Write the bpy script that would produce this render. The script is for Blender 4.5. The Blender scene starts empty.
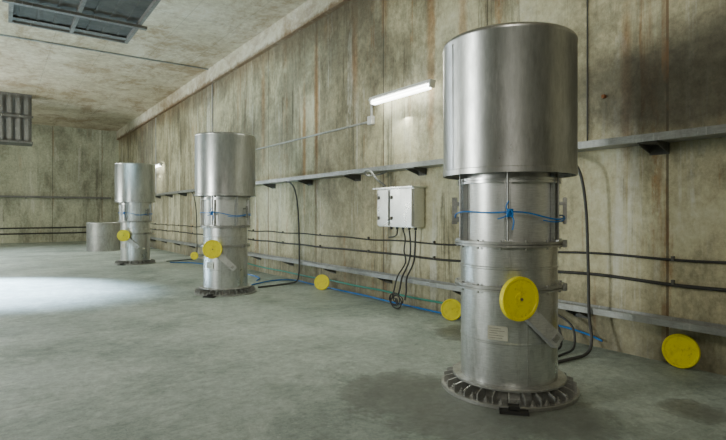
import bpy, bmesh, math, random
from mathutils import Vector, Matrix
random.seed(4)
W=5.8; H=6.4; YF=32.6; YB=-4.0; XL=-7.0
sc=bpy.context.scene
col=sc.collection

# ---------------- materials ----------------
def newmat(name):
    m=bpy.data.materials.new(name); m.use_nodes=True
    nt=m.node_tree; b=nt.nodes['Principled BSDF']
    return m,nt,b
class G:
    def __init__(s,nt): s.nt=nt
    def n(s,t,**k):
        x=s.nt.nodes.new(t)
        for a,v in k.items(): setattr(x,a,v)
        return x
    def l(s,a,b): s.nt.links.new(a,b)
    def coords(s,scale=(1,1,1),rot=(0,0,0)):
        tc=s.n('ShaderNodeTexCoord'); mp=s.n('ShaderNodeMapping')
        mp.inputs['Scale'].default_value=scale; mp.inputs['Rotation'].default_value=rot
        s.l(tc.outputs['Object'],mp.inputs['Vector']); return mp.outputs[0]
    def noise(s,scale,vec,detail=6,rough=.6,dist=0):
        x=s.n('ShaderNodeTexNoise'); x.inputs['Scale'].default_value=scale
        x.inputs['Detail'].default_value=detail; x.inputs['Roughness'].default_value=rough
        x.inputs['Distortion'].default_value=dist
        s.l(vec,x.inputs['Vector']); return x.outputs['Fac']
    def ramp(s,fac,stops):
        r=s.n('ShaderNodeValToRGB'); e=r.color_ramp.elements
        e[0].position=stops[0][0]; e[0].color=(*stops[0][1],1)
        e[1].position=stops[-1][0]; e[1].color=(*stops[-1][1],1)
        for p,c in stops[1:-1]:
            q=e.new(p); q.color=(*c,1)
        s.l(fac,r.inputs[0]); return r.outputs[0]
    def mix(s,fac,a,b,mode='MIX'):
        x=s.n('ShaderNodeMix',data_type='RGBA',blend_type=mode)
        if hasattr(fac,'default_value') or hasattr(fac,'is_linked'): s.l(fac,x.inputs[0])
        else: x.inputs[0].default_value=fac
        for v,i in ((a,6),(b,7)):
            if isinstance(v,tuple): x.inputs[i].default_value=(*v,1)
            else: s.l(v,x.inputs[i])
        return x.outputs[2]
    def math(s,op,a,b=None,c=None):
        x=s.n('ShaderNodeMath',operation=op)
        for i,v in enumerate((a,b,c)):
            if v is None: continue
            if isinstance(v,(int,float)): x.inputs[i].default_value=v
            else: s.l(v,x.inputs[i])
        return x.outputs[0]
    def bump(s,h,bsdf,st=.3,d=.02):
        x=s.n('ShaderNodeBump'); x.inputs['Strength'].default_value=st; x.inputs['Distance'].default_value=d
        s.l(h,x.inputs['Height']); s.l(x.outputs[0],bsdf.inputs['Normal'])
    def near(s,out,center,scale,lo,hi,ns=1.2,na=.9):
        d=s.n('ShaderNodeVectorMath',operation='DISTANCE'); mp=s.n('ShaderNodeMapping'); mp.inputs['Scale'].default_value=scale
        s.l(out,mp.inputs[0]); s.l(mp.outputs[0],d.inputs[0]); d.inputs[1].default_value=tuple(a*b for a,b in zip(center,scale))
        q=s.math('ADD',d.outputs['Value'],s.math('MULTIPLY',s.math('SUBTRACT',s.noise(ns,out,8,.68),.5),na))
        return s.ramp(q,[(lo,g3(1)),(hi,g3(0))])
g3=lambda v:(v,v,v)
def wallmat(name,axis,light,mid,dark,joint=2.45,stain=.6,k_=1.0):
    m,nt,b=newmat(name); g=G(nt)
    tc=g.n('ShaderNodeTexCoord'); sx=g.n('ShaderNodeSeparateXYZ'); g.l(tc.outputs['Object'],sx.inputs[0])
    a=sx.outputs[axis]; Z=sx.outputs['Z']
    base=g.noise(.75,g.coords((1,1,.8)),12,.76)
    c=g.ramp(base,[(.33,dark),(.46,mid),(.60,light)])
    cell=g.math('FLOOR',g.math('DIVIDE',a,joint))
    wn=g.n('ShaderNodeTexWhiteNoise',noise_dimensions='1D'); g.l(g.math('ADD',cell,.37),wn.inputs['W'])
    c=g.mix(.85,c,g.ramp(wn.outputs['Value'],[(0,(.37,.37,.37)),(1,(.63,.62,.59))]),'OVERLAY')
    # large uneven dark stains hanging down from above
    st=g.noise(.6,g.coords((1.3,1.3,.34)),11,.76,.6)
    c=g.mix(g.ramp(st,[(.47,g3(0)),(.60,g3(.7*k_))]),c,(dark[0]*.58,dark[1]*.56,dark[2]*.53))
    st3=g.noise(2.4,g.coords((1.6,1.6,.06)),9,.74,.3)
    hgt=g.noise(.7,g.coords((1.3,1.3,.4)),7,.7)
    k=g.math('MULTIPLY',g.ramp(st3,[(.53,g3(0)),(.61,g3(.7*k_))]),g.ramp(hgt,[(.50,g3(0)),(.56,g3(1))]))
    c=g.mix(k,c,(.085,.075,.052))
    # pale mineral leaching
    st2=g.noise(2.8,g.coords((1.7,1.7,.07),(0,0,2)),9,.74,.3)
    reg2=g.noise(.8,g.coords((1,1,.4),(0,0,1)),7,.7)
    k=g.math('MULTIPLY',g.ramp(st2,[(.52,g3(0)),(.61,g3(.8*k_))]),g.ramp(reg2,[(.49,g3(0)),(.55,g3(1))]))
    c=g.mix(k,c,(.74,.73,.62))
    # rust runs
    r=g.noise(2.3,g.coords((1.0,1.0,.05)),7,.68,.15)
    rm=g.ramp(r,[(.56,g3(0)),(.63,g3(.9))])
    r2=g.noise(1.3,g.coords((1.0,1.0,.4)),8,.78)
    rm=g.math('MULTIPLY',rm,g.ramp(r2,[(.48,g3(0)),(.55,g3(1))]))
    rm=g.math('MULTIPLY',rm,.75 if axis=='Y' else .2)
    c=g.mix(rm,c,(.36,.17,.055))
    if axis=='Y':
        for (yy,zz,sy,sz,am) in ((9.8,4.0,8,.42,.8),(10.35,3.3,10,.5,.7),(6.1,4.2,8,.5,.55),(8.3,4.9,7,.6,.55),(2.9,3.0,12,.8,.5),(5.4,4.6,9,.6,.5),(12.6,4.4,6,.5,.5)):
            mk_=g.near(tc.outputs['Object'],(0,yy,zz),(0,sy,sz),.35,1.0,3.5,.9)
            c=g.mix(g.math('MULTIPLY',mk_,am),c,(.37,.175,.055))
        # rust and dirt bleeding from under the ledge
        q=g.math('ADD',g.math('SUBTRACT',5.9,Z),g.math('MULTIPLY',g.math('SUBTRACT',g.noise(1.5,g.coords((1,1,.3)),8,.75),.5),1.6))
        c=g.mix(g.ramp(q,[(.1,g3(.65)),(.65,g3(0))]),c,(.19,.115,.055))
    dm=g.noise(.3,g.coords((1,1,1.0)),8,.66,.3)
    dmask=g.math('MULTIPLY',g.ramp(dm,[(.46,g3(0)),(.56,g3(stain))]),g.ramp(g.math('DIVIDE',Z,6.5),[(.25,g3(0)),(.50,g3(1))]))
    c=g.mix(dmask,c,(.105,.095,.067))
    if axis=='Y':
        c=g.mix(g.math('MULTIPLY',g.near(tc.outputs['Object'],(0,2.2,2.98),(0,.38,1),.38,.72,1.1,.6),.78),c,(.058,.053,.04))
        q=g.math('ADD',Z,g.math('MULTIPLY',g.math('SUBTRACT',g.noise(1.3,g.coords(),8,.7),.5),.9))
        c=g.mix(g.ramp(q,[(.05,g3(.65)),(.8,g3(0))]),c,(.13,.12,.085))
    f=g.noise(10,g.coords((1,1,.9)),10,.84)
    c=g.mix(.8,c,g.ramp(f,[(.3,g3(.26)),(.7,g3(.79))]),'OVERLAY')
    fr=g.math('FRACT',g.math('DIVIDE',a,joint))
    j=g.math('LESS_THAN',fr,.011)
    c=g.mix(g.math('MULTIPLY',j,.7),c,(.07,.06,.045))
    je=g.math('LESS_THAN',fr,.03)
    jn=g.noise(1.1,g.coords((1,1,.5)),6,.7)
    c=g.mix(g.math('MULTIPLY',je,g.ramp(jn,[(.48,g3(0)),(.60,g3(.5))])),c,(.27,.14,.06))
    g.l(c,b.inputs['Base Color']); b.inputs['Roughness'].default_value=.85
    h=g.math('SUBTRACT',f,j); g.bump(h,b,.6,.025)
    return m
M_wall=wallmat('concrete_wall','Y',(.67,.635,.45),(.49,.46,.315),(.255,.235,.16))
M_far=wallmat('concrete_far_wall','X',(.46,.475,.37),(.36,.37,.285),(.22,.225,.17),stain=.3,k_=.8)
M_hid=wallmat('concrete_darkened_wall','Y',(.20,.20,.17),(.13,.13,.11),(.07,.07,.06))  # unseen walls, darkened to give the steel contrast in its reflections
def ceilmat(name,stops,stain,samt,joints=True):
    m,nt,b=newmat(name); g=G(nt)
    n1=g.noise(.6,g.coords(),10,.7)
    c=g.ramp(n1,stops)
    n2=g.noise(5,g.coords(),10,.85)
    c=g.mix(.9,c,g.ramp(n2,[(.3,g3(.25)),(.7,g3(.84))]),'OVERLAY')
    n3=g.noise(.9,g.coords((1,.5,1)),10,.78,.3)
    c=g.mix(g.ramp(n3,[(.48,g3(0)),(.60,g3(samt))]),c,stain)
    n4=g.noise(2.2,g.coords((.4,1,1)),9,.8)
    c=g.mix(g.ramp(n4,[(.54,g3(0)),(.63,g3(.5))]),c,(.80,.74,.59))
    tc=g.n('ShaderNodeTexCoord'); sx=g.n('ShaderNodeSeparateXYZ'); g.l(tc.outputs['Object'],sx.inputs[0])
    if joints:
        j=g.math('LESS_THAN',g.math('FRACT',g.math('DIVIDE',sx.outputs['X'],1.25)),.012)
        j2=g.math('LESS_THAN',g.math('FRACT',g.math('DIVIDE',sx.outputs['Y'],2.5)),.008)
        c=g.mix(g.math('MULTIPLY',g.math('MAXIMUM',j,j2),.35),c,(.17,.14,.09))
    else:
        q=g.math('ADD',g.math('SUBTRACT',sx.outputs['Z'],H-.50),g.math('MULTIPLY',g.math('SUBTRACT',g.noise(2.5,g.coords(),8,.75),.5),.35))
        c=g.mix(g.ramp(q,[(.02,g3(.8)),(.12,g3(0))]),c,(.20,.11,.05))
    g.l(c,b.inputs['Base Color']); b.inputs['Roughness'].default_value=.9
    g.bump(n2,b,.6,.03); return m
M_ceil=ceilmat('concrete_ceiling',[(.3,(.43,.36,.25)),(.5,(.61,.535,.405)),(.7,(.77,.70,.55))],(.33,.22,.12),.7)
M_trim=ceilmat('concrete_ledge',[(.3,(.46,.40,.29)),(.5,(.66,.61,.47)),(.7,(.82,.78,.64))],(.33,.22,.12),.6,False)
def floormat():
    m,nt,b=newmat('concrete_floor'); g=G(nt)
    n1=g.noise(.5,g.coords(),11,.70,.3)
    c=g.ramp(n1,[(.32,(.22,.265,.235)),(.44,(.325,.38,.34)),(.56,(.425,.485,.44)),(.70,(.56,.625,.565))])
    n2=g.noise(9,g.coords(),12,.95)
    c=g.mix(.85,c,g.ramp(n2,[(.38,g3(.24)),(.62,g3(.80))]),'OVERLAY')
    n3=g.noise(1.2,g.coords((1,1,1),(0,0,.4)),12,.82,.5)
    c=g.mix(g.ramp(n3,[(.53,g3(0)),(.61,g3(.38))]),c,(.68,.745,.675))
    n4=g.noise(.8,g.coords((1,1,1),(0,0,1)),12,.78,.3)
    c=g.mix(g.ramp(n4,[(.52,g3(0)),(.62,g3(.42))]),c,(.17,.205,.18))
    n5=g.noise(15,g.coords(),7,.9)
    c=g.mix(g.ramp(n5,[(.60,g3(0)),(.65,g3(.8))]),c,(.84,.88,.81))
    n6=g.noise(12,g.coords((1,1,1),(0,0,.6)),7,.9)
    c=g.mix(g.ramp(n6,[(.60,g3(0)),(.65,g3(.8))]),c,(.09,.10,.09))
    sc1=g.noise(3,g.coords((.35,4,1),(0,0,.5)),6,.7,.2)
    c=g.mix(g.ramp(sc1,[(.62,g3(0)),(.67,g3(.35))]),c,(.74,.79,.72))
    tc=g.n('ShaderNodeTexCoord')
    wet=None
    nz=g.math('MULTIPLY',g.math('SUBTRACT',g.noise(2.2,tc.outputs['Object'],12,.78),.5),1.7)
    for (x,y,r) in ((2.95,3.4,.62),(3.1,2.85,.72),(3.5,2.35,.50),(4.55,1.72,.26),(5.1,4.6,.5)):
        d=g.n('ShaderNodeVectorMath',operation='DISTANCE'); g.l(tc.outputs['Object'],d.inputs[0]); d.inputs[1].default_value=(x,y,0)
        q=g.math('ADD',g.math('DIVIDE',d.outputs['Value'],r),nz)
        v=g.ramp(q,[(.55,g3(1)),(.92,g3(.65)),(1.1,g3(0))])
        wet=v if wet is None else g.math('MAXIMUM',wet,v)
    c=g.mix(g.math('MULTIPLY',wet,.60),c,(.068,.064,.05))
    g.l(c,b.inputs['Base Color'])
    rg=g.ramp(n4,[(.40,g3(.42)),(.62,g3(.70))])
    rg=g.mix(g.math('MULTIPLY',wet,.7),rg,g3(.35))
    g.l(rg,b.inputs['Roughness']); g.bump(n2,b,.8,.025); return m
M_floor=floormat()
def steel(name,cl,cd,rough=.36,metal=.9,vs=(1,1,10),dirt=.4,amt=.45):
    m,nt,b=newmat(name); g=G(nt)
    n=g.noise(1.5,g.coords((1,1,.6)),6,.65)
    c=g.ramp(n,[(.32,cd),(.62,cl)])
    n2=g.noise(14,g.coords(vs),5,.7)
    c=g.mix(amt,c,g.ramp(n2,[(.3,g3(.3)),(.7,g3(.8))]),'OVERLAY')
    n4=g.noise(3,g.coords((2,2,.5)),8,.8)
    c=g.mix(g.ramp(n4,[(.50,g3(0)),(.64,g3(dirt))]),c,(.17,.165,.145))
    n5=g.noise(30,g.coords((1,1,.15)),3,.6)
    c=g.mix(g.ramp(n5,[(.62,g3(0)),(.70,g3(.3))]),c,(.75,.75,.73))
    g.l(c,b.inputs['Base Color']); b.inputs['Metallic'].default_value=metal
    g.l(g.ramp(n,[(.3,g3(rough+.12)),(.7,g3(rough-.04))]),b.inputs['Roughness'])
    g.bump(n2,b,.06,.004); return m
M_hood=steel('hood_steel',(.55,.56,.55),(.41,.415,.405),.30,.95,(2,2,.4),.35,.3)
M_body=steel('casing_steel',(.64,.655,.65),(.46,.47,.465),.29,.92,dirt=.4)
M_upper=steel('casing_steel_brightened',(.66,.67,.66),(.50,.51,.50),.34,.7,dirt=.3)  # casing steel with a lighter colour to offset the hood's shade
M_flange=steel('flange_steel',(.44,.445,.43),(.26,.26,.245),.40,.75,dirt=.5)
M_dark=steel('weathered_steel',(.27,.26,.23),(.13,.12,.10),.5,.7)
M_galv=steel('galvanised_steel',(.40,.41,.40),(.25,.26,.25),.45,.6)
M_lever=steel('lever_steel',(.60,.61,.60),(.42,.43,.42),.40,.5)
M_dull=steel('dull_galvanised',(.12,.118,.11),(.07,.07,.064),.55,.1)
M_mid=steel('mid_grey_metal',(.20,.195,.185),(.125,.122,.115),.55,.1)
M_box=steel('enclosure_steel',(.74,.75,.73),(.55,.56,.54),.25,.88,(1,1,10),.2)
def plain(name,c,rough=.5,metal=0,var=.12):
    m,nt,b=newmat(name); g=G(nt)
    n=g.noise(12,g.coords(),5,.7)
    lo=tuple(x*(1-var*2) for x in c)
    g.l(g.ramp(n,[(.35,lo),(.6,c)]),b.inputs['Base Color'])
    b.inputs['Roughness'].default_value=rough; b.inputs['Metallic'].default_value=metal
    return m
def yellow():
    m,nt,b=newmat('yellow_paint'); g=G(nt)
    n=g.noise(9,g.coords(),8,.75)
    c=g.ramp(n,[(.3,(.66,.56,.02)),(.5,(.92,.81,.01))])
    n2=g.noise(16,g.coords(),6,.8)
    c=g.mix(g.ramp(n2,[(.60,g3(0)),(.68,g3(.6))]),c,(.30,.24,.04))
    g.l(c,b.inputs['Base Color']); b.inputs['Roughness'].default_value=.5; return m
M_yel=yellow()
M_blk=plain('black_rubber',(.045,.045,.045),.55)
M_grey=plain('grey_hose',(.07,.07,.068),.5)
M_blue=plain('blue_rope',(.01,.20,.62),.5)
M_green=plain('green_hose',(.05,.33,.26),.5)
M_label=plain('nameplate_aluminium',(.58,.57,.48),.4,.3,.1)
M_white=plain('white_plastic',(.75,.75,.72),.4,0,.05)
M_hole=plain('dark_recess',(.02,.02,.018),.8)
def emis(name,c,s):
    m,nt,b=newmat(name); b.inputs['Base Color'].default_value=(*c,1)
    b.inputs['Emission Color'].default_value=(*c,1); b.inputs['Emission Strength'].default_value=s; return m
M_tube=emis('fluorescent_diffuser',(.97,1,.93),10)

# ---------------- mesh helpers ----------------
def mk(name,bm,mat,parent=None,smooth=True,loc=None):
    me=bpy.data.meshes.new(name); bmesh.ops.recalc_face_normals(bm,faces=bm.faces[:]); bm.to_mesh(me); bm.free()
    me.materials.append(mat)
    if smooth:
        me.shade_smooth(); me.set_sharp_from_angle(angle=math.radians(32))
    o=bpy.data.objects.new(name,me); col.objects.link(o)
    if parent: o.parent=parent
    if loc: o.location=loc
    return o
def lathe(bm,prof,seg=72,center=(0,0,0),M=None):
    rings=[]
    for r,z in prof:
        if r<1e-5: rings.append([bm.verts.new((0,0,z))])
        else: rings.append([bm.verts.new((r*math.cos(2*math.pi*i/seg),r*math.sin(2*math.pi*i/seg),z)) for i in range(seg)])
    vs=[v for r in rings for v in r]
    for a,b in zip(rings,rings[1:]):
        for i in range(seg):
            j=(i+1)%seg
            if len(a)==1 and len(b)==1: continue
            if len(a)==1: bm.faces.new((a[0],b[i],b[j]))
            elif len(b)==1: bm.faces.new((a[i],a[j],b[0]))
            else: bm.faces.new((a[i],a[j],b[j],b[i]))
    if M is None: M=Matrix.Translation(center)
    for v in vs: v.co=M@v.co
    return vs
def box(bm,lo,hi,M=None,bev=0):
    r=bmesh.ops.create_cube(bm,size=1); vs=r['verts']
    for v in vs:
        v.co=Vector([lo[i]+(v.co[i]+.5)*(hi[i]-lo[i]) for i in range(3)])
        if M is not None: v.co=M@v.co
    if bev:
        es={e for v in vs for e in v.link_edges}
        bmesh.ops.bevel(bm,geom=list(es),offset=bev,segments=2,affect='EDGES')
def smoothpath(pts,sub=6):
    P=[Vector(p) for p in pts]; P=[P[0]*2-P[1]]+P+[P[-1]*2-P[-2]]; out=[]
    for i in range(1,len(P)-2):
        for k in range(sub):
            t=k/sub; a,b,c,d=P[i-1:i+3]
            out.append(.5*((2*b)+(c-a)*t+(2*a-5*b+4*c-d)*t*t+(3*b-a-3*c+d)*t**3))
    out.append(P[-2]); return out
def tube(bm,pts,r,seg=8,smooth=True,closed=False):
    P=smoothpath(pts) if smooth else [Vector(p) for p in pts]
    T=[]
    for i in range(len(P)):
        a=P[max(i-1,0)]; b=P[min(i+1,len(P)-1)]
        T.append((b-a).normalized())
    n=T[0].orthogonal().normalized(); rings=[]
    for p,t in zip(P,T):
        n=(n-t*n.dot(t)).normalized(); bi=t.cross(n)
        rings.append([bm.verts.new(p+r*(math.cos(2*math.pi*k/seg)*n+math.sin(2*math.pi*k/seg)*bi)) for k in range(seg)])
    for a,b in zip(rings,rings[1:]):
        for i in range(seg): bm.faces.new((a[i],a[(i+1)%seg],b[(i+1)%seg],b[i]))
    bm.faces.new(rings[0]); bm.faces.new(rings[-1][::-1])
def rotz(a): return Matrix.Rotation(math.radians(a),4,'Z')
def empty(name,loc=(0,0,0)):
    e=bpy.data.objects.new(name,None); e.location=loc; e.empty_display_size=.2; col.objects.link(e); return e
def tag(o,label,cat,group=None):
    o['label']=label; o['category']=cat
    if group: o['group']=group
def copytree(o,parent=None):
    c=o.copy(); col.objects.link(c)
    if parent: c.parent=parent
    for ch in list(o.children): copytree(ch,c)
    return c
def Mdir(loc,n):
    return Matrix.Translation(loc)@Vector(n).normalized().to_track_quat('Z','Y').to_matrix().to_4x4()

# ---------------- room shell ----------------
def struct(name,lo,hi,mat):
    bm=bmesh.new(); box(bm,lo,hi); o=mk(name,bm,mat,smooth=False); o['kind']='structure'; return o
struct('floor',(XL-.3,YB-.3,-.3),(W+.3,YF+.3,0),M_floor)
struct('ceiling',(XL-.3,YB-.3,H),(W+.3,YF+.3,H+.3),M_ceil)
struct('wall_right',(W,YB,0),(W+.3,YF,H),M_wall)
struct('wall_far',(XL,YF,0),(W+.3,YF+.3,H),M_far)
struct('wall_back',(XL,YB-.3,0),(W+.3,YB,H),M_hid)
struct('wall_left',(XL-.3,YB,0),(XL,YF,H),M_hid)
TW=.12
struct('trim_1',(W-TW,YB,H-.50),(W,YF,H),M_trim)

# ---------------- steel stacks ----------------
CAMA=217.7
def make_stack():
    root=empty('ventilation_stack')
    R=.592; TOP=3.15
    bm=bmesh.new()
    lathe(bm,[(0,TOP),(R-.01,TOP),(R,TOP-.01),(R+.003,TOP-.02),(R+.003,TOP-.04),(R,TOP-.045),(R,1.985),(R+.005,1.98),(R+.005,1.935),(R-.012,1.935),(R-.012,TOP-.03),(0,TOP-.03)],96)
    hood=mk('hood',bm,M_hood,root)
    bm=bmesh.new()
    box(bm,(R-.002,-.004,1.99),(R+.004,.004,TOP-.06),rotz(CAMA-52))
    mk('weld_seam',bm,M_hood,hood,False)
    r=.43
    bm=bmesh.new(); lathe(bm,[(0,2.3),(r-.01,2.3),(r-.01,1.33),(0,1.33)],72)
    mk('upper_casing',bm,M_upper,root)
    bm=bmesh.new(); lathe(bm,[(0,1.33),(r,1.33),(r,1.14),(r+.006,1.135),(r+.006,1.12),(r,1.115),(r,.95),(0,.95)],72)
    mk('middle_casing',bm,M_body,root)
    bm=bmesh.new(); lathe(bm,[(0,.95),(r,.95),(r,.5),(r+.004,.495),(r+.004,.485),(r,.48),(r,.02),(0,.02)],72)
    low=mk('lower_casing',bm,M_body,root)
    bm=bmesh.new(); box(bm,(r-.002,-.004,.12),(r+.004,.004,.92),rotz(CAMA+22)); mk('weld_seam',bm,M_flange,low,False)
    for z in (1.31,.93,1.86):
        rr=.485 if z<1.8 else .46
        bm=bmesh.new()
        lathe(bm,[(.40,z+.045),(rr,z+.045),(rr,z+.026),(rr-.012,z+.024),(rr-.012,z+.020),(rr,z+.018),(rr,z),(.40,z)],72)
        fl=mk('flange_ring',bm,M_flange if z<1.8 else M_body,root)
        if z<1.8:
            first=None
            for k in range(14):
                if first is None:
                    bm=bmesh.new()
                    lathe(bm,[(0,.06),(.010,.06),(.010,.048),(.006,.048),(.006,-.012),(.010,-.012),(.010,-.02),(0,-.02)],6)
                    b=mk('flange_bolt',bm,M_flange,fl,False); first=b
                else:
                    b=first.copy(); col.objects.link(b); b.parent=fl
                an=math.radians(360/14*k+5); b.location=(.460*math.cos(an),.460*math.sin(an),z)
            bm=bmesh.new(); M=rotz(CAMA+75)
            box(bm,(.475,-.03,z-.01),(.51,-.012,z+.055),M,.004); box(bm,(.475,.012,z-.01),(.51,.03,z+.055),M,.004)
            box(bm,(.49,-.045,z+.015),(.502,.045,z+.028),M)
            mk('clamp_lug',bm,M_flange,fl,False)
    for k in range(6):
        A=CAMA+60*k
        bm=bmesh.new(); M=rotz(A)
        box(bm,(.422,-.028,1.356),(.434,.028,2.05),M)
        box(bm,(.434,-.028,1.356),(.462,-.02,2.05),M)
        box(bm,(.434,.02,1.356),(.462,.028,2.05),M)
        box(bm,(.434,-.04,1.356),(.50,.04,1.37),M)
        box(bm,(.434,-.03,1.97),(.58,.03,1.982),M)
        mk('support_strut',bm,M_body,root,False)
        bm=bmesh.new(); vs=lathe(bm,[(0,1.98),(.009,1.98),(.009,1.37),(0,1.37)],8)
        for v in vs: v.co=M@(v.co+Vector((.478,0,0)))
        mk('threaded_rod',bm,M_flange,root)
    for A in (CAMA-88,CAMA+88):
        bm=bmesh.new(); M=rotz(A)
        box(bm,(.42,-.03,1.52),(.50,.03,1.56),M,.005); box(bm,(.47,-.02,1.5),(.505,.02,1.74),M,.006)
        box(bm,(.42,-.03,1.67),(.50,.03,1.70),M,.005)
        mk('latch',bm,M_flange,root,False)
    bm=bmesh.new(); pts=[]
    for k in range(49):
        a=2*math.pi*k/48+math.radians(CAMA+6)
        rad=.472+.022*abs(math.cos(3*(a-math.radians(CAMA))))
        pts.append((rad*math.cos(a),rad*math.sin(a),1.585+.03*math.sin(a*2+1)+.012*math.sin(a*5)))
    tube(bm,pts,.0065,6)
    pts2=[(p[0]*1.01,p[1]*1.01,p[2]-.022-.01*math.sin(i*.5)) for i,p in enumerate(pts)]
    tube(bm,pts2[4:30],.005,6)
    rope=mk('rope',bm,M_blue,root)
    bm=bmesh.new(); a=math.radians(CAMA+2); c=Vector((.51*math.cos(a),.51*math.sin(a),1.60)); t=Vector((-math.sin(a),math.cos(a),0))
    kn=[]
    for i in range(22):
        s=i/21*2*math.pi*2.5; kn.append(c+t*(.022*math.cos(s))+Vector((0,0,1))*(.03*math.sin(s*1.3))+Vector((math.cos(a),math.sin(a),0))*(.015*math.sin(s*.7)))
    tube(bm,kn,.007,6)
    tube(bm,[c,c+t*.03+Vector((0,0,-.06)),c+t*.02+Vector((0,0,-.14))],.006,6)
    tube(bm,[c,c-t*.03+Vector((0,0,.05)),c-t*.01+Vector((0,0,.10))],.006,6)
    tube(bm,[c,c-t*.04+Vector((0,0,-.03)),c-t*.10+Vector((0,0,-.05))],.006,6)
    mk('knot',bm,M_blue,rope)
    # flat round flange, collar ring, thin upright gussets and bolts
    bm=bmesh.new(); lathe(bm,[(.40,.032),(.604,.032),(.61,.028),(.61,0.002),(.40,0.002)],96)
    base=mk('base_flange',bm,M_flange,root)
    bm=bmesh.new(); lathe(bm,[(.425,.135),(.50,.135),(.505,.13),(.505,.115),(.50,.112),(.44,.112),(.44,.032),(.425,.032)],72)
    mk('collar',bm,M_flange,base)
    f=fb=None
    for k in range(28):
        if f is None:
            bm=bmesh.new(); th=.004
            prof=[(.44,.032),(.588,.032),(.588,.088),(.575,.092),(.505,.112),(.44,.112)]
            A=[bm.verts.new((x,-th,z)) for x,z in prof]; B=[bm.verts.new((x,th,z)) for x,z in prof]
            bm.faces.new(A); bm.faces.new(B[::-1]); n_=len(prof)
            for i in range(n_): bm.faces.new((A[i],A[(i+1)%n_],B[(i+1)%n_],B[i]))
            g_=mk('gusset',bm,M_flange,base,False); f=g_
            bm=bmesh.new(); lathe(bm,[(0,.075),(.009,.075),(.009,.057),(.019,.055),(.019,.039),(.026,.038),(.026,.032),(0,.032)],6)
            b=mk('anchor_bolt',bm,M_flange,base,False); fb=b
        else:
            g_=f.copy(); col.objects.link(g_); b=fb.copy(); col.objects.link(b)
            g_.parent=base; b.parent=base
        st_=360/28
        g_.rotation_euler=(0,0,math.radians(st_*k)); an=math.radians(st_*(k+.5))
        b.location=(.557*math.cos(an),.557*math.sin(an),0)
    # nameplate
    bm=bmesh.new(); M=rotz(CAMA-11)
    box(bm,(.428,-.085,.52),(.437,.085,.64),M)
    pl=mk('nameplate',bm,M_label,root,False)
    bm=bmesh.new()
    for i,(a0,a1) in enumerate(((-.07,.03),(-.07,.06),(-.07,.0),(-.07,.05),(-.07,.04))):
        z=.62-.02*i; box(bm,(.4365,a0,z-.002),(.4375,a1,z+.002),M)
    mk('engraving',bm,M_dark,pl,False)
    # yellow valve disc on stub
    d=Vector((-.69,-.72,0)).normalized(); n=Vector((-.25,-.97,0)).normalized()
    C=d*.62+Vector((0,0,.91))
    bm=bmesh.new(); tube(bm,[d*.41+Vector((0,0,.89)),d*.5+Vector((0,0,.895)),C-n*.04],.045,16)
    lathe(bm,[(0,.02),(.075,.02),(.08,.0),(.08,-.03),(0,-.03)],24,M=Mdir(C-n*.06,n))
    mk('valve_stub',bm,M_body,root)
    bm=bmesh.new(); R2=.18
    lathe(bm,[(0,.022),(.02,.022),(.024,.018),(.05,.018),(.055,.012),(R2-.03,.012),(R2-.02,.02),(R2-.004,.02),(R2,.012),(R2,-.02),(R2-.008,-.025),(0,-.025)],48,M=Mdir(C,n))
    disc=mk('valve_disc',bm,M_yel,root); disc['label']='yellow painted round valve disc'
    bm=bmesh.new()
    lathe(bm,[(0,.034),(.012,.034),(.012,.02),(0,.02)],6,M=Mdir(C,n))
    mk('hub_bolt',bm,M_dark,disc,False)
    # lever arm
    e=math.radians(265); E=Vector((.53*math.cos(e),.53*math.sin(e),.54)); S=C-n*.055
    ax=(E-S).normalized(); nn=(n-ax*n.dot(ax)).normalized(); side=ax.cross(nn)
    MM=Matrix((side,nn,ax)).transposed().to_4x4(); MM.translation=S
    bm=bmesh.new(); L=(E-S).length
    box(bm,(-.06,-.012,0),(.06,.014,L+.04),MM,.004); box(bm,(-.06,-.06,0),(-.045,.0,L+.04),MM,.003); box(bm,(.045,-.06,0),(.06,.0,L+.04),MM,.003)
    mk('lever_arm',bm,M_lever,root,False)
    bm=bmesh.new(); box(bm,(-.03,.0,L-.05),(.03,.03,L+.0),MM,.004)
    box(bm,(-.035,-.14,L-.06),(.035,-.008,L+.02),MM,.004)
    mk('lever_bracket',bm,M_flange,root,False)
    bm=bmesh.new(); M=rotz(222)
    box(bm,(.615,-.11,.002),(.69,.11,.02),M,.004); box(bm,(.59,-.04,.033),(.66,.04,.05),M,.004)
    mk('floor_clamp',bm,M_hole,base,False)
    return root
s1=make_stack(); s1.location=(3.825,2.995,0)
s2=copytree(s1); s2.location=(3.735,9.89,0)
s3=copytree(s1); s3.location=(3.557,17.27,0)
tag(s1,'tall stainless steel ventilation stack, damp floor around its base','ventilation pipe','steel ventilation stacks')
tag(s2,'tall stainless steel ventilation stack with yellow valve disc and blue rope','ventilation pipe','steel ventilation stacks')
tag(s3,'tall stainless steel ventilation stack standing near a low steel drum','ventilation pipe','steel ventilation stacks')
bm=bmesh.new(); tube(bm,[(-.41,.12,.76),(-.5,.12,.76),(-.56,.10,.76)],.025,12)
mk('drain_stub',bm,M_body,s2)
bm=bmesh.new(); lathe(bm,[(0,.015),(.066,.015),(.074,.008),(.074,-.015),(0,-.015)],32,M=Mdir((-.60,.09,.76),(-.5,-.86,0)))
mk('drain_cap',bm,M_yel,s2)['label']='small round yellow drain cap'
bm=bmesh.new(); R=.66
lathe(bm,[(0,1.2),(R-.01,1.2),(R,1.19),(R+.006,1.18),(R+.006,1.15),(R,1.145),(R,.62),(R+.005,.615),(R+.005,.585),(R,.58),(R,.05),(R+.006,.045),(R+.006,.002),(R-.012,.002),(R-.012,1.17),(0,1.17)],72)
o=mk('steel_drum',bm,M_flange,loc=(3.68,23.92,0)); tag(o,'low wide stainless steel drum hood standing on the floor','drum')

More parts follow.
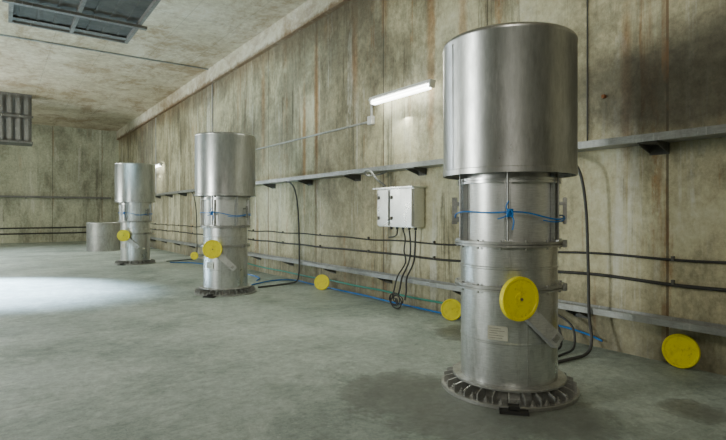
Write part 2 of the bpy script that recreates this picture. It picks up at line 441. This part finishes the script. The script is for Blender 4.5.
# ---------------- cable trays on wall ----------------
WC=W-.003
def tray(name,z,x0,x1,y0,y1,lip,mat,brk,label):
    bm=bmesh.new()
    box(bm,(x0,y0,z),(x1,y1,z+.008)); box(bm,(x0-.006,y0,z-.004),(x0,y1,z+lip)); box(bm,(x1-.008,y0,z+.008),(x1-.002,y1,z+lip))
    box(bm,(x0-.006,y0,z+lip),(x0+.018,y1,z+lip+.006))
    t=mk(name,bm,mat,smooth=False); tag(t,label,'cable tray','wall cable trays')
    first=None
    for y in brk:
        if first is None:
            bm=bmesh.new()
            box(bm,(x0+.03,-.10,z-.014),(W-.014,.10,z-.001))
            box(bm,(W-.014,-.10,z-.12),(WC,.10,z-.001))
            for yy in (-.09,.09):
                v=[bm.verts.new(p) for p in ((W-.014,yy-.004,z-.11),(W-.014,yy-.004,z-.012),(x0+.05,yy-.004,z-.012),(x0+.05,yy-.004,z-.03))]
                v2=[bm.verts.new(p.co+Vector((0,.008,0))) for p in v]
                bm.faces.new(v); bm.faces.new(v2[::-1])
                for i in range(4): bm.faces.new((v[i],v[(i+1)%4],v2[(i+1)%4],v2[i]))
            b=mk('bracket',bm,M_dull,t,False); first=b
        else:
            b=first.copy(); col.objects.link(b); b.parent=t
        b.location=(0,y,0)
ys=[2.54+1.88*k for k in range(-2,15)]
tray('cable_tray',2.35,5.48,WC,YB+.01,YF-.4,.07,M_galv,ys,'galvanised steel cable tray on wall brackets at head height')
tray('cable_tray',.44,5.55,WC,YB+.01,YF-.4,.06,M_galv,[y+.9 for y in ys],'galvanised steel cable tray running low along the wall')
def ftray(z):
    bm=bmesh.new(); box(bm,(XL+.01,YF-.32,z),(5.35,YF-.003,z+.01)); box(bm,(XL+.01,YF-.33,z),(5.35,YF-.32,z+.10)); 
    for k in range(7): 
        x=-6+1.8*k; box(bm,(x,YF-.30,z-.05),(x+.06,YF-.003,z))
    t=mk('cable_tray',bm,M_mid,smooth=False); tag(t,'dark steel cable tray across the end wall','cable tray','wall cable trays')
ftray(2.42)
def cable(pts,r,mat,label,name='cable',cat='cable',sm=True,group=None):
    bm=bmesh.new(); tube(bm,pts,r,8,sm); o=mk(name,bm,mat); tag(o,label,cat,group); return o
def wallcable(z,r,label):
    pts=[]; y=YB+.02; i=0
    while y<YF-.3:
        pts.append((WC-r,y,z+random.uniform(-.014,.006)-(0.018 if i%2 else 0))); y+=.9; i+=1
    return cable(pts,r,M_blk,label,'cable')
c1=wallcable(1.12,.014,'black cable clipped along the concrete wall')
c2=wallcable(.87,.019,'thick black cable clipped along the concrete wall')
for z,c in ((1.12,c1),(.87,c2)):
    first=None
    for k in range(18):
        y=YB+1+1.8*k
        if first is None:
            bm=bmesh.new(); box(bm,(W-.044,-.012,-.024),(WC,.012,.024)); b=mk('cable_clip',bm,M_dull,c,False); first=b
        else: b=first.copy(); col.objects.link(b); b.parent=c
        b.location=(0,y,z)
for z in (.80,.50):
    cable([(XL+.01,YF-.044,z),(0,YF-.044,z-.01),(5.5,YF-.044,z)],.035,M_blk,'black cable along the end wall')
def hose(y0,far=False):
    end=[(5.46,y0-.0,.16),(5.32,y0-.02,.03),(4.95,y0+.0,.019),(4.50,y0+.06,.019)] if not far else [(5.50,y0+.06,.25),(5.46,y0+.10,.06),(5.2,y0+.12,.019),(4.50,y0+.02,.019)]
    return [(5.462,y0+.6,2.33),(5.45,y0+.38,2.29),(5.45,y0+.16,2.12),(5.49,y0+.09,1.7),(5.51,y0+.07,1.0),(5.51,y0+.06,.45)]+end
for y0,f_ in ((3.12,False),(10.0,True),(17.2,True)):
    cable(hose(y0,f_),.018,M_grey,'dark grey hose dropping from cable tray to the stack base','hose','hose',group='drop hoses')
cable([(5.51,3.75,.42),(5.50,3.4,.28),(5.40,3.30,.05),(5.15,3.28,.014),(4.85,3.26,.014),(4.5,3.25,.014)],.013,M_blk,'black cable curving down to the stack base','cable')
cable([(5.51,4.0,.42),(5.50,3.6,.26),(5.38,3.45,.05),(5.15,3.42,.014),(4.85,3.40,.014),(4.5,3.40,.014)],.013,M_blk,'black cable curving down to the stack base','cable')
def fh(pts,r,mat,l,n): cable([(x,y,r+.001) for x,y in pts],r,mat,l,n,'hose')
pts=[(WC-.02,5.0+.8*k,.15+random.uniform(-.015,.015)) for k in range(16)]
cable(pts,.018,M_green,'green hose running low along the wall','hose','hose')
pts=[(5.70+random.uniform(-.02,.02),5.0+.7*k,.016) for k in range(9)]+[(5.3,10.85,.016),(4.75,10.6,.016),(4.4,10.35,.016)]
cable(pts,.015,M_blue,'thin blue hose lying on the floor along the wall','hose','hose')
fh([(4.95,11.1),(5.15,11.4),(5.25,12),(5.2,13),(5.3,14),(5.1,16),(4.5,16.8)],.015,M_blue,'blue hose curling across the floor by the stack','hose')
cable([(5.77,4.9,.13),(5.77,4.3,.16),(5.77,3.7,.17),(5.76,3.35,.14),(5.74,3.15,.10)],.013,M_blue,'bright blue cable running low along the wall base','hose','hose')
# ---------------- yellow discs by the wall ----------------
def fdisc(x,y,ang,tilt,label,R2=.16):
    bm=bmesh.new()
    lathe(bm,[(0,.018),(.018,.018),(.02,.012),(R2-.03,.012),(R2-.02,.02),(R2-.004,.02),(R2,.014),(R2,-.014),(R2-.006,-.02),(0,-.02)],48)
    for k in range(3):
        an=2*math.pi*k/3+.5
        lathe(bm,[(.0,.013),(.014,.013),(.014,.020),(0,.020)],10,center=(.08*math.cos(an),.08*math.sin(an),0))
    o=mk('yellow_disc',bm,M_yel)
    n=Vector((math.cos(math.radians(ang)),math.sin(math.radians(ang)),math.tan(math.radians(tilt))))
    o.rotation_mode='QUATERNION'; o.rotation_quaternion=n.normalized().to_track_quat('Z','Y')
    o.location=(x,y,R2+.001)
    tag(o,label,'disc cover','yellow discs by the wall')
fdisc(5.715,2.30,184,9,'yellow painted round disc cover leaning against concrete wall',.175)
fdisc(5.48,5.32,214,12,'yellow painted round disc cover leaning by the low tray')
fdisc(5.46,9.0,225,12,'yellow painted round disc cover leaning beside green hose')
# ---------------- electrical enclosure ----------------
E=empty('electrical_cabinet',(WC,6.72,1.36)); tag(E,'brushed steel electrical enclosure with two doors mounted on concrete wall','electrical box')
bm=bmesh.new(); box(bm,(-.25,-.48,0),(0,.48,.66),None,.01); body=mk('body',bm,M_box,E,False)
bm=bmesh.new(); box(bm,(-.34,-.53,.661),(0,.53,.685)); mk('rain_cover',bm,M_box,E,False)
for (a,b_) in ((-.465,.105),(.150,.465)):
    bm=bmesh.new(); box(bm,(-.282,a,.02),(-.251,b_,.64),None,.008); d=mk('door',bm,M_box,E,False)
    for zz in (.12,.48):
        bm=bmesh.new(); box(bm,(-.302,b_-.07,zz),(-.282,b_-.03,zz+.06),None,.004); mk('latch',bm,M_dark,d,False)
for k in range(5):
    bm=bmesh.new(); lathe(bm,[(0,0),(.024,0),(.024,-.04),(.015,-.05),(0,-.05)],12,center=(-.12,-.38+.16*k,0)); mk('cable_gland',bm,M_blk,E)
cg='cabinet cables'
cable([(5.68,6.34,1.305),(5.68,6.36,1.0),(5.66,6.38,.75),(5.50,6.36,.52),(5.47,6.34,.30),(5.44,6.34,.16)],.014,M_blk,'black cable hanging from the electrical enclosure',group=cg)
cable([(5.68,6.50,1.305),(5.69,6.48,1.0),(5.66,6.50,.75),(5.50,6.48,.52),(5.47,6.50,.34),(5.44,6.52,.2)],.014,M_blk,'black cable hanging from the electrical enclosure',group=cg)
cable([(5.68,6.66,1.305),(5.69,6.62,1.15),(5.68,6.64,.95),(5.66,6.58,.75),(5.50,6.60,.52),(5.46,6.64,.3),(5.44,6.66,.18)],.013,M_blk,'black cable hanging from the electrical enclosure',group=cg)
cable([(5.68,6.82,1.305),(5.70,6.86,1.22),(5.71,6.95,1.18),(5.76,7.15,1.16)],.013,M_blk,'black cable hanging from the electrical enclosure',group=cg)
bm=bmesh.new(); pts=[]
for i in range(90):
    a=i/89*2*math.pi*5.3; rr=.075+.04*math.sin(a*.37+1)
    pts.append((5.40-.02*math.sin(a*.45),6.52+.05*math.sin(a*.23)+rr*1.4*math.cos(a),.135+.015*math.sin(a*.6)+rr*math.sin(a)))
tube(bm,pts,.010,8,False); o=mk('cable_coil',bm,M_blk); tag(o,'messy coil of black cable hanging below electrical enclosure','cable')
cable([(5.68,7.12,2.345),(5.60,7.22,2.30),(5.42,7.36,2.28),(5.36,7.34,2.36),(5.38,7.2,2.34),(5.42,7.08,2.20),(5.55,6.98,2.07)],.018,M_galv,'bent grey conduit from cable tray to electrical enclosure','conduit','conduit')
# ---------------- lamps ----------------
def lamp(y):
    L=empty('fluorescent_lamp',(WC,y,3.66)); tag(L,'fluorescent tube light fixture mounted on the concrete wall','light','wall fluorescent lamps')
    bm=bmesh.new(); box(bm,(-.22,-.82,.02),(-.09,.82,.08),None,.012); mk('housing',bm,M_white,L,False)
    for s in (-.81,.77):
        bm=bmesh.new(); box(bm,(-.215,s,-.05),(-.095,s+.04,.03),None,.008); mk('end_cap',bm,M_white,L,False)
    bm=bmesh.new(); box(bm,(-.225,-.77,-.06),(-.10,.77,.02),None,.025); mk('diffuser',bm,M_tube,L)
    for s in (-.5,.5):
        bm=bmesh.new(); box(bm,(-.12,s-.02,.04),(0,s+.02,.075)); mk('wall_arm',bm,M_galv,L,False)
    return L
L1=lamp(6.7); L2=lamp(23.3)
for y in (6.7,23.3):
    ld=bpy.data.lights.new('lamp_glow','AREA'); ld.shape='RECTANGLE'; ld.size=1.5; ld.size_y=.12; ld.energy=70; ld.color=(.97,1,.85)
    lo=bpy.data.objects.new('lamp_glow',ld); col.objects.link(lo); lo.location=(W-.26,y,3.58); lo.rotation_euler=(0,math.radians(50),math.radians(0))
def conduit(pts,l,r=.014,mat=None): cable(pts,r,mat or M_lever,l,'conduit','conduit',False)
bx=bmesh.new(); box(bx,(W-.09,7.62,3.28),(WC,7.76,3.44),None,.008); o=mk('junction_box',bx,M_white,smooth=False); tag(o,'small grey junction box on the wall below lamp','junction box')
conduit([(W-.03,7.69,3.445),(W-.03,7.69,3.72),(W-.15,7.60,3.72),(W-.15,7.53,3.72)],'grey conduit rising to the fluorescent lamp',.022)
conduit([(W-.024,7.77,3.35),(W-.024,12,3.35),(W-.024,16.46,3.35)],'thin grey conduit along the wall',.02)
conduit([(W-.027,16.5,3.35),(W-.027,16.5,H-.51)],'thin grey conduit dropping down the wall',.022)
conduit([(W-TW-.01,16.6,H-.03),(XL+.02,16.7,H-.03)],'thin grey conduit crossing the ceiling',.025,M_galv)
conduit([(W-.024,23.9,2.5),(W-.024,23.9,H-.51)],'thin grey conduit rising on the wall',.02)
conduit([(W-.016,3.36,2.45),(W-.016,3.36,H-.51)],'thin dark conduit rising from the cable tray',.009,M_grey)
bm=bmesh.new(); box(bm,(W-.05,3.13,2.95),(WC,3.17,2.99),None,.005); o=mk('wall_anchor',bm,plain('rust',(.25,.10,.04),.9),smooth=False); tag(o,'rusty steel anchor stub sticking out of wall','wall anchor')
# ---------------- hanging ceiling tray ----------------
C=empty('ceiling_cable_platform',(0.95,9.2,4.5)); tag(C,'wide dark steel cable tray with rails hung from the ceiling','cable tray')
for x in (-.82,-.03,.77):
    bm=bmesh.new(); box(bm,(x,-7.5,-.06),(x+.05,0,.15)); mk('side_rail',bm,M_mid,C,False)
for x0,x1 in ((-.77,-.031),(.021,.77)):
    bm=bmesh.new(); box(bm,(x0,-.05,-.06),(x1,0,.15)); box(bm,(x0,-.20,-.03),(x1,-.05,-.02)); mk('end_plate',bm,M_mid,C,False)
first=None
for k in range(4):
    if first is None:
        bm=bmesh.new(); box(bm,(-.90,-.04,-.10),(.90,.04,-.061)); s=mk('cross_bracket',bm,M_mid,C,False); first=s
    else: s=first.copy(); col.objects.link(s); s.parent=C
    s.location=(0,-1.0-1.9*k,0)
def traypanel():
    m,nt,b=newmat('tray_underside_steel'); g=G(nt)
    n=g.noise(3,g.coords(),7,.75)
    g.l(g.ramp(n,[(.35,(.055,.053,.048)),(.65,(.12,.115,.105))]),b.inputs['Base Color']); b.inputs['Roughness'].default_value=.7
    return m
bm=bmesh.new(); box(bm,(-.77,-7.45,.0),(.77,-.05,.02))
for k in range(7): box(bm,(-.70+.22*k,-7.4,-.012),(-.66+.22*k,-.06,.0))
mk('tray_panel',bm,traypanel(),C,False)
for y in (-.4,-2.6,-4.8):
    for x in (-.795,.795):
        bm=bmesh.new(); lathe(bm,[(0,H-4.503),(.012,H-4.503),(.012,.15),(0,.15)],8,center=(x,y,0)); mk('hanger_rod',bm,M_dull,C)
# ribbed unit fixed under the ceiling
U=empty('ceiling_heater_unit',(.13,24.5,4.40)); tag(U,'grey ribbed metal box unit fixed under the ceiling','ventilation unit')
bm=bmesh.new(); box(bm,(-1.0,0,.06),(1.0,.9,H-4.403),None,.01); mk('body',bm,M_mid,U,False)
for k in range(7):
    bm=bmesh.new(); x=-.98+.285*k; box(bm,(x,-.16,.1),(x+.20,-.001,1.0),None,.05); mk('cooling_fin',bm,M_mid,U,False)
    bm=bmesh.new(); box(bm,(x,-.16,1.12),(x+.20,-.001,1.85),None,.05); mk('cooling_fin',bm,M_mid,U,False)
for z0,z1 in ((0,.06),(1.02,1.10)):
    bm=bmesh.new(); box(bm,(-1.04,-.22,z0),(1.04,-.161 if z0 else .94,z1)); mk('frame_bar',bm,M_dull,U,False)

# ---------------- lights ----------------
def area(loc,tgt,sx,sy,e,c):
    l=bpy.data.lights.new('daylight_and_fill','AREA'); l.shape='RECTANGLE'; l.size=sx; l.size_y=sy; l.energy=e; l.color=c
    o=bpy.data.objects.new('daylight_and_fill',l); col.objects.link(o); o.location=loc
    o.rotation_euler=(Vector(tgt)-Vector(loc)).to_track_quat('-Z','Y').to_euler(); return o
area((-6.5,7.5,2.6),(4,4.0,2.2),1.2,2.0,450,(.96,1,.94))
area((-2.5,26,5.8),(0.5,15.0,0),2.0,2.0,750,(.82,.92,1))
area((-6.5,20,3.5),(4,22,3),4,3,680,(.96,1,.92))
area((-2,-2.5,5.2),(4,6,2.2),1.2,2.5,150,(1,.96,.84))  # soft warm fill light added behind the camera, not daylight
def spot(loc,tgt,deg,e,c,blend,rad):
    l=bpy.data.lights.new('skylight_beam','SPOT'); l.energy=e; l.color=c; l.spot_size=math.radians(deg); l.spot_blend=blend; l.shadow_soft_size=rad
    o=bpy.data.objects.new('skylight_beam',l); col.objects.link(o); o.location=loc
    o.rotation_euler=(Vector(tgt)-Vector(loc)).to_track_quat('-Z','Y').to_euler()
spot((-5,18.5,6),(-.7,13.4,0),29,85000,(.58,.78,1),.8,.25)
w=bpy.data.worlds.new('world'); sc.world=w; w.use_nodes=True
w.node_tree.nodes['Background'].inputs[0].default_value=(.6,.65,.6,1); w.node_tree.nodes['Background'].inputs[1].default_value=.3
# ---------------- camera ----------------
cd=bpy.data.cameras.new('camera'); cam=bpy.data.objects.new('camera',cd); col.objects.link(cam)
cd.sensor_width=36; cd.lens=36*505/726; cd.shift_y=-7/726; cd.clip_start=.05
cam.location=(0,0,1.6); cam.rotation_euler=(math.radians(90),0,math.radians(-35.9))
sc.camera=cam
